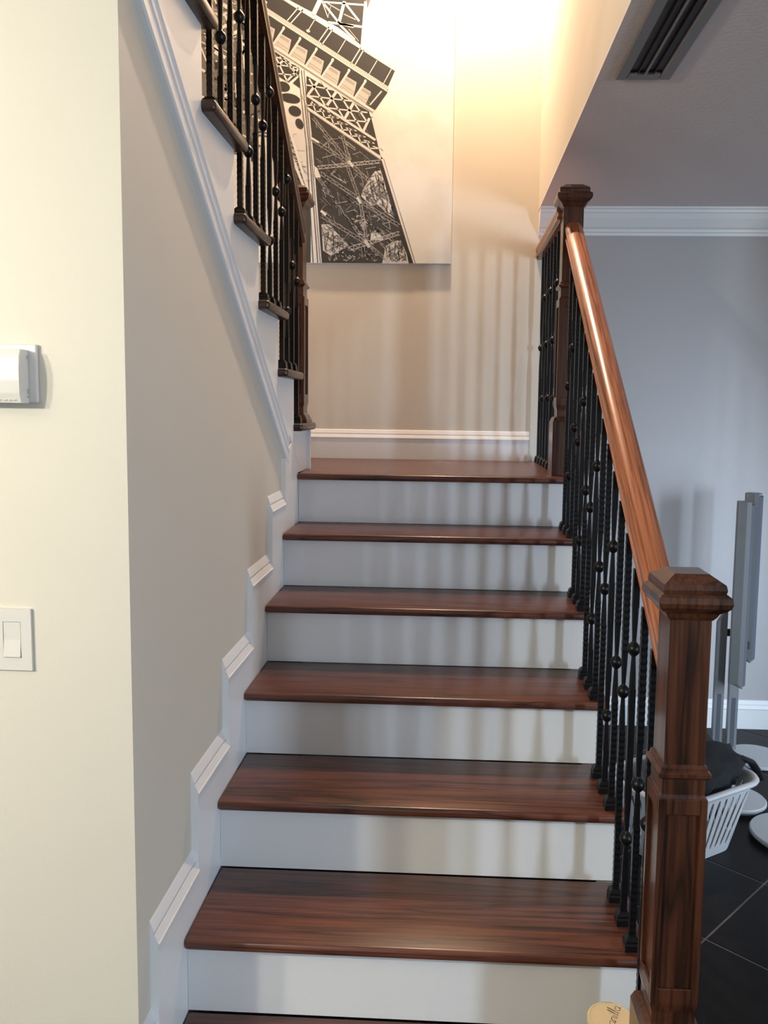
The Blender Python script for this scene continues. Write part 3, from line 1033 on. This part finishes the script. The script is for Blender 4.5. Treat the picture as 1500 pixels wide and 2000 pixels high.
def speaker(label, px, py, pz0, pz1, sx, sy, stop, rot, base_c, base_r):
    t = thing('speaker', label, 'speaker', (px, py, 0), 'slim silver speakers on stands')
    cr, sr = math.cos(rot), math.sin(rot)

    def W(p):
        return (p[0] * cr - p[1] * sr, p[0] * sr + p[1] * cr)
    shell = [(-0.030, -0.020), (-0.022, -0.031), (0.012, -0.034), (0.030, -0.030), (0.030, 0.032), (0.010, 0.036), (-0.020, 0.034), (-0.030, 0.022)]
    bm = bmesh.new()
    prism(bm, [W(p) for p in shell], 2, pz0, pz1)
    for v in bm.verts:                      # the foot of the panel is cut on a slant
        if v.co.z < pz0 + 0.01 and v.co.x < 0:
            v.co.z += 0.02
    link('panel', bm, SILVER, t)
    bm = bmesh.new()
    prism(bm, [W(p) for p in [(0.0302, -0.029), (0.037, -0.022), (0.040, 0.0), (0.037, 0.024), (0.0302, 0.031)]], 2, pz0 + 0.012, pz1 - 0.012)
    link('grille', bm, GRILLE, t, smooth=60)
    bm = bmesh.new()
    lx, ly = sx - px, sy - py
    sweep(bm, [[(lx - 0.020, ly - 0.012, 0.0165), (lx + 0.020, ly - 0.012, 0.0165), (lx + 0.020, ly + 0.014, 0.0165), (lx - 0.020, ly + 0.014, 0.0165)],
               [(lx - 0.020, ly - 0.012, stop - 0.07), (lx + 0.020, ly - 0.012, stop), (lx + 0.020, ly + 0.014, stop), (lx - 0.020, ly + 0.014, stop - 0.07)]])
    st = link('stand_column', bm, SILVER, t)
    bm = bmesh.new()
    box(bm, lx - 0.008, lx + 0.009, ly - 0.0128, ly - 0.0118, 0.03, stop * 0.42)
    link('cable_channel', bm, GRILLE, st)
    bm = bmesh.new()
    box(bm, min(lx, 0) + 0.0, max(lx, 0) + 0.0 + 0.001, ly - 0.006, ly + 0.006, stop - 0.13, stop - 0.10)
    link('bracket', bm, DARKPL, st)
    bm = bmesh.new()
    lathe(bm, [(base_r - 0.004, 0.0005), (base_r, 0.004), (base_r, 0.012), (base_r - 0.004, 0.016), (0.001, 0.017)], 40, base_c[0] - px, base_c[1] - py)
    link('base_plate', bm, BASEWH, t, smooth=40)
    return t


speaker('slim silver speaker on a stand, front one of the pair by the far wall', 1.795, 2.12, 0.325, 1.127, 1.742, 2.165, 0.665, -0.35, (1.655, 2.20), 0.115)
speaker('slim silver speaker on a stand, taller rear one of the pair by the far wall', 1.873, 2.24, 0.405, 1.152, 1.815, 2.195, 0.60, -0.55, (1.905, 2.130), 0.125)
for lab, x, y, r in (('round pale speaker stand foot on the floor right behind the laundry basket', 1.672, 1.70, 0.112),
                     ('round pale speaker stand foot at the right frame edge, nearest of the discs', 1.790, 1.440, 0.15)):
    bm = bmesh.new()
    lathe(bm, [(r - 0.018, 0.0005), (r - 0.014, 0.012), (r, 0.016), (r, 0.024), (r - 0.004, 0.028), (0.001, 0.030)], 40)
    o = thing('speaker_stand', lab, 'stand', (x, y, 0), 'loose round speaker stands')
    link('round_foot', bm, BASEWH, o, smooth=40)

# black box speaker, mostly hidden by the newel post
sub = thing('box_speaker', 'black box speaker on the floor, half hidden behind the newel post', 'speaker', (1.55, 1.95, 0))
bm = bmesh.new()
box(bm, -0.14, 0.085, -0.10, 0.08, 0.012, 0.185, 0.006, 2)
link('cabinet', bm, DARKPL, sub)
for sx in (-0.11, 0.06):
    for sy in (-0.075, 0.055):
        bm = bmesh.new()
        lathe(bm, [(0.012, 0.0), (0.014, 0.0125)], 10, sx, sy)
        link('foot', bm, DARKPL, sub)

# ------------------------------------------------------------------ laundry basket
BA = math.radians(33.5)
bk = thing('laundry_basket', 'white slotted plastic laundry basket on the dark floor behind the newel post', 'basket', (0, 0, 0))
BL, BW, BH = 0.44, 0.32, 0.255
# front right corner of the rim
fx, fy = 1.642, 1.368
ux, uy = math.cos(BA), math.sin(BA)
bcx = fx - ux * BL / 2 - uy * BW / 2
bcy = fy - uy * BL / 2 + ux * BW / 2
bk.location = (bcx, bcy, 0)
bk.rotation_euler = (0, 0, BA)


def rr(hx, hy, r, n=6):
    pts = []
    for q, (sx, sy) in enumerate(((1, 1), (-1, 1), (-1, -1), (1, -1))):
        for i in range(n + 1):
            t = math.pi / 2 * (q + i / n)
            pts.append((sx * (hx - r) + r * math.cos(t), sy * (hy - r) + r * math.sin(t)))
    return pts


def bsize(z):
    f = z / BH
    return BL / 2 - 0.052 * (1 - f), BW / 2 - 0.05 * (1 - f), 0.075


def band(bm, z0, z1, th):
    rings = []
    for z, off in ((z0, 0), (z1, 0), (z1, -th), (z0, -th)):
        a, b2, r = bsize(z)
        rings.append([(x, y, z) for x, y in rr(a + off, b2 + off, r + off)])
    rings.append(rings[0])
    vr = [[bm.verts.new(p) for p in rg] for rg in rings[:4]]
    vr.append(vr[0])
    nn = len(vr[0])
    for a, b2 in zip(vr, vr[1:]):
        for i in range(nn):
            bm.faces.new((a[i], a[(i + 1) % nn], b2[(i + 1) % nn], b2[i]))


bm = bmesh.new()
band(bm, BH - 0.035, BH - 0.006, 0.003)
link('upper_band', bm, BASKET, bk, smooth=50)
bm = bmesh.new()
band(bm, 0.0015, 0.036, 0.003)
a, b2, r = bsize(0.002)
bm.faces.new([bm.verts.new((x, y, 0.004)) for x, y in rr(a - 0.003, b2 - 0.003, r - 0.003)])
link('tub_bottom', bm, BASKET, bk, smooth=50)
bm = bmesh.new()
a, b2, r = bsize(BH)
loop = rr(a + 0.006, b2 + 0.006, r + 0.006)
nL = len(loop)
rings = []
for i in range(nL):
    p0, p1 = Vector(loop[i - 1]), Vector(loop[(i + 1) % nL])
    d = (p1 - p0).normalized()
    nrm = Vector((d.y, -d.x))
    rings.append([(loop[i][0] + nrm.x * 0.0125 * math.cos(t), loop[i][1] + nrm.y * 0.0125 * math.cos(t), BH - 0.004 + 0.009 * math.sin(t)) for t in [2 * math.pi * j / 8 for j in range(8)]])
vr = [[bm.verts.new(p) for p in rg] for rg in rings]
for i in range(nL):
    A, B = vr[i], vr[(i + 1) % nL]
    for j in range(8):
        bm.faces.new((A[j], A[(j + 1) % 8], B[(j + 1) % 8], B[j]))
link('rim', bm, BASKET, bk, smooth=60)


def along(hx, hy, r, s):
    """point and outward normal at arc fraction s of a rounded rectangle"""
    lp = rr(hx, hy, r, 10)
    L = [0.0]
    for i in range(len(lp)):
        L.append(L[-1] + (Vector(lp[(i + 1) % len(lp)]) - Vector(lp[i])).length)
    t = s * L[-1]
    for i in range(len(lp)):
        if L[i + 1] >= t:
            p, q = Vector(lp[i]), Vector(lp[(i + 1) % len(lp)])
            f = (t - L[i]) / max(1e-9, L[i + 1] - L[i])
            d = (q - p).normalized()
            return p.lerp(q, f), Vector((d.y, -d.x)), d


NS = 40
for i in range(NS):
    s = (i + 0.5) / NS
    bm = bmesh.new()
    rg = []
    for z, w in ((0.034, 0.0115), (0.050, 0.0085), (BH - 0.050, 0.0098), (BH - 0.032, 0.0140)):
        p, nrm, d = along(*bsize(z), s)
        rg.append([(*(p + d * w - nrm * 0.0005), z), (*(p - d * w - nrm * 0.0005), z), (*(p - d * w - nrm * 0.0028), z), (*(p + d * w - nrm * 0.0028), z)])
    sweep(bm, rg)
    link('slat', bm, BASKET, bk)

# black garment heaped in the basket
bm = bmesh.new()
bmesh.ops.create_icosphere(bm, subdivisions=4, radius=1.0)
from mathutils import noise as mn
for v in bm.verts:
    p = v.co.copy()
    nz = mn.fractal(p * 1.9 + Vector((3.1, 0.2, 5.0)), 0.8, 2.0, 4) * 0.26 + abs(mn.noise(p * 3.4)) * 0.22 - 0.05
    r = 1.0 + nz
    v.co = Vector((p.x * 0.180 * r, p.y * 0.118 * r, p.z * 0.072 * r))
    v.co.z += 0.030 * max(0.0, p.x)
g = link('garment', bm, CLOTH, None, smooth=80)
g.location = (bcx + 0.052 * ux + 0.01 * uy, bcy + 0.052 * uy - 0.01 * ux, BH - 0.006)
g.rotation_euler = (0, 0, BA)
g['label'] = 'black garment heaped in the white laundry basket, strap hanging over its rim'
g['category'] = 'clothing'
bm = bmesh.new()
path = [(0.145, -0.02, 0.045), (0.185, -0.045, 0.035), (0.222, -0.06, 0.018), (0.245, -0.065, -0.012), (0.262, -0.07, -0.045)]
rings = []
for (x, y, z) in path:
    rings.append([(x + 0.008 * math.cos(t), y + 0.019 * math.sin(t), z + 0.008 * math.cos(t)) for t in [2 * math.pi * j / 8 for j in range(8)]])
sweep(bm, rings)
link('strap', bm, CLOTH, g, smooth=60)

# ------------------------------------------------------------------ candle jar on the first tread
jr = thing('candle_jar', 'candle jar with a cream lid on the bottom tread beside the newel post', 'jar', (0.8935, 0.1585, R))
bm = bmesh.new()
lathe(bm, [(0.040, 0.0005), (0.043, 0.004), (0.043, 0.084), (0.041, 0.0895)], 36)
link('jar_body', bm, WAX, jr, smooth=40)
bm = bmesh.new()
lathe(bm, [(0.045, 0.090), (0.0465, 0.0915), (0.0465, 0.105), (0.0453, 0.1075), (0.0410, 0.1075), (0.0402, 0.1068), (0.001, 0.1068)], 48)
lid = link('lid', bm, LIDM, jr, smooth=30)
# handwritten word on the lid: vanilla, in thin pen strokes
def arc(cx, cy, r, a0, a1, n=8, ky=1.0):
    return [(cx + r * math.cos(math.radians(a0 + (a1 - a0) * i / n)), cy + ky * r * math.sin(math.radians(a0 + (a1 - a0) * i / n))) for i in range(n + 1)]


def let_a(x):
    return [arc(x + 0.28, 0.28, 0.27, 60, 360), [(x + 0.55, 0.55), (x + 0.54, 0.12), (x + 0.62, 0.0), (x + 0.74, 0.10)]]


word = [[(0.0, 0.55), (0.10, 0.42), (0.24, 0.0), (0.40, 0.52), (0.52, 0.50)]]
word += let_a(0.60)
word += [[(1.36, 0.52), (1.36, 0.0)], [(1.36, 0.30)] + arc(1.56, 0.34, 0.19, 170, 0, 6) + [(1.76, 0.06), (1.86, 0.02)]]
word += [[(1.98, 0.50), (1.98, 0.05), (2.06, 0.0)], [(1.99, 0.74), (2.01, 0.82)]]
word += [[(2.22, 0.10), (2.36, 0.80), (2.30, 1.20), (2.24, 0.90), (2.26, 0.10), (2.36, 0.0)]]
word += [[(2.52, 0.10), (2.66, 0.85), (2.60, 1.28), (2.54, 0.95), (2.56, 0.10), (2.66, 0.0)]]
word += let_a(2.78)
bm = bmesh.new()
S_, W_ = 0.0205, 0.0011
for st in word:
    p = [Vector(((x - 1.75 + 0.22 * y) * S_, (y - 0.45) * S_)) for x, y in st]
    for a, b2 in zip(p, p[1:]):
        d = (b2 - a)
        if d.length < 1e-7:
            continue
        d.normalize()
        nrm = Vector((-d.y, d.x)) * W_ / 2
        a, b2 = a - d * W_ * 0.3, b2 + d * W_ * 0.3
        bm.faces.new([bm.verts.new((q.x, q.y, 0.0)) for q in (a + nrm, b2 + nrm, b2 - nrm, a - nrm)])
lt = link('lettering', bm, INK, lid)
lt.location = (0.004, 0.002, 0.10705)
lt.rotation_euler = (0, 0, math.radians(66))
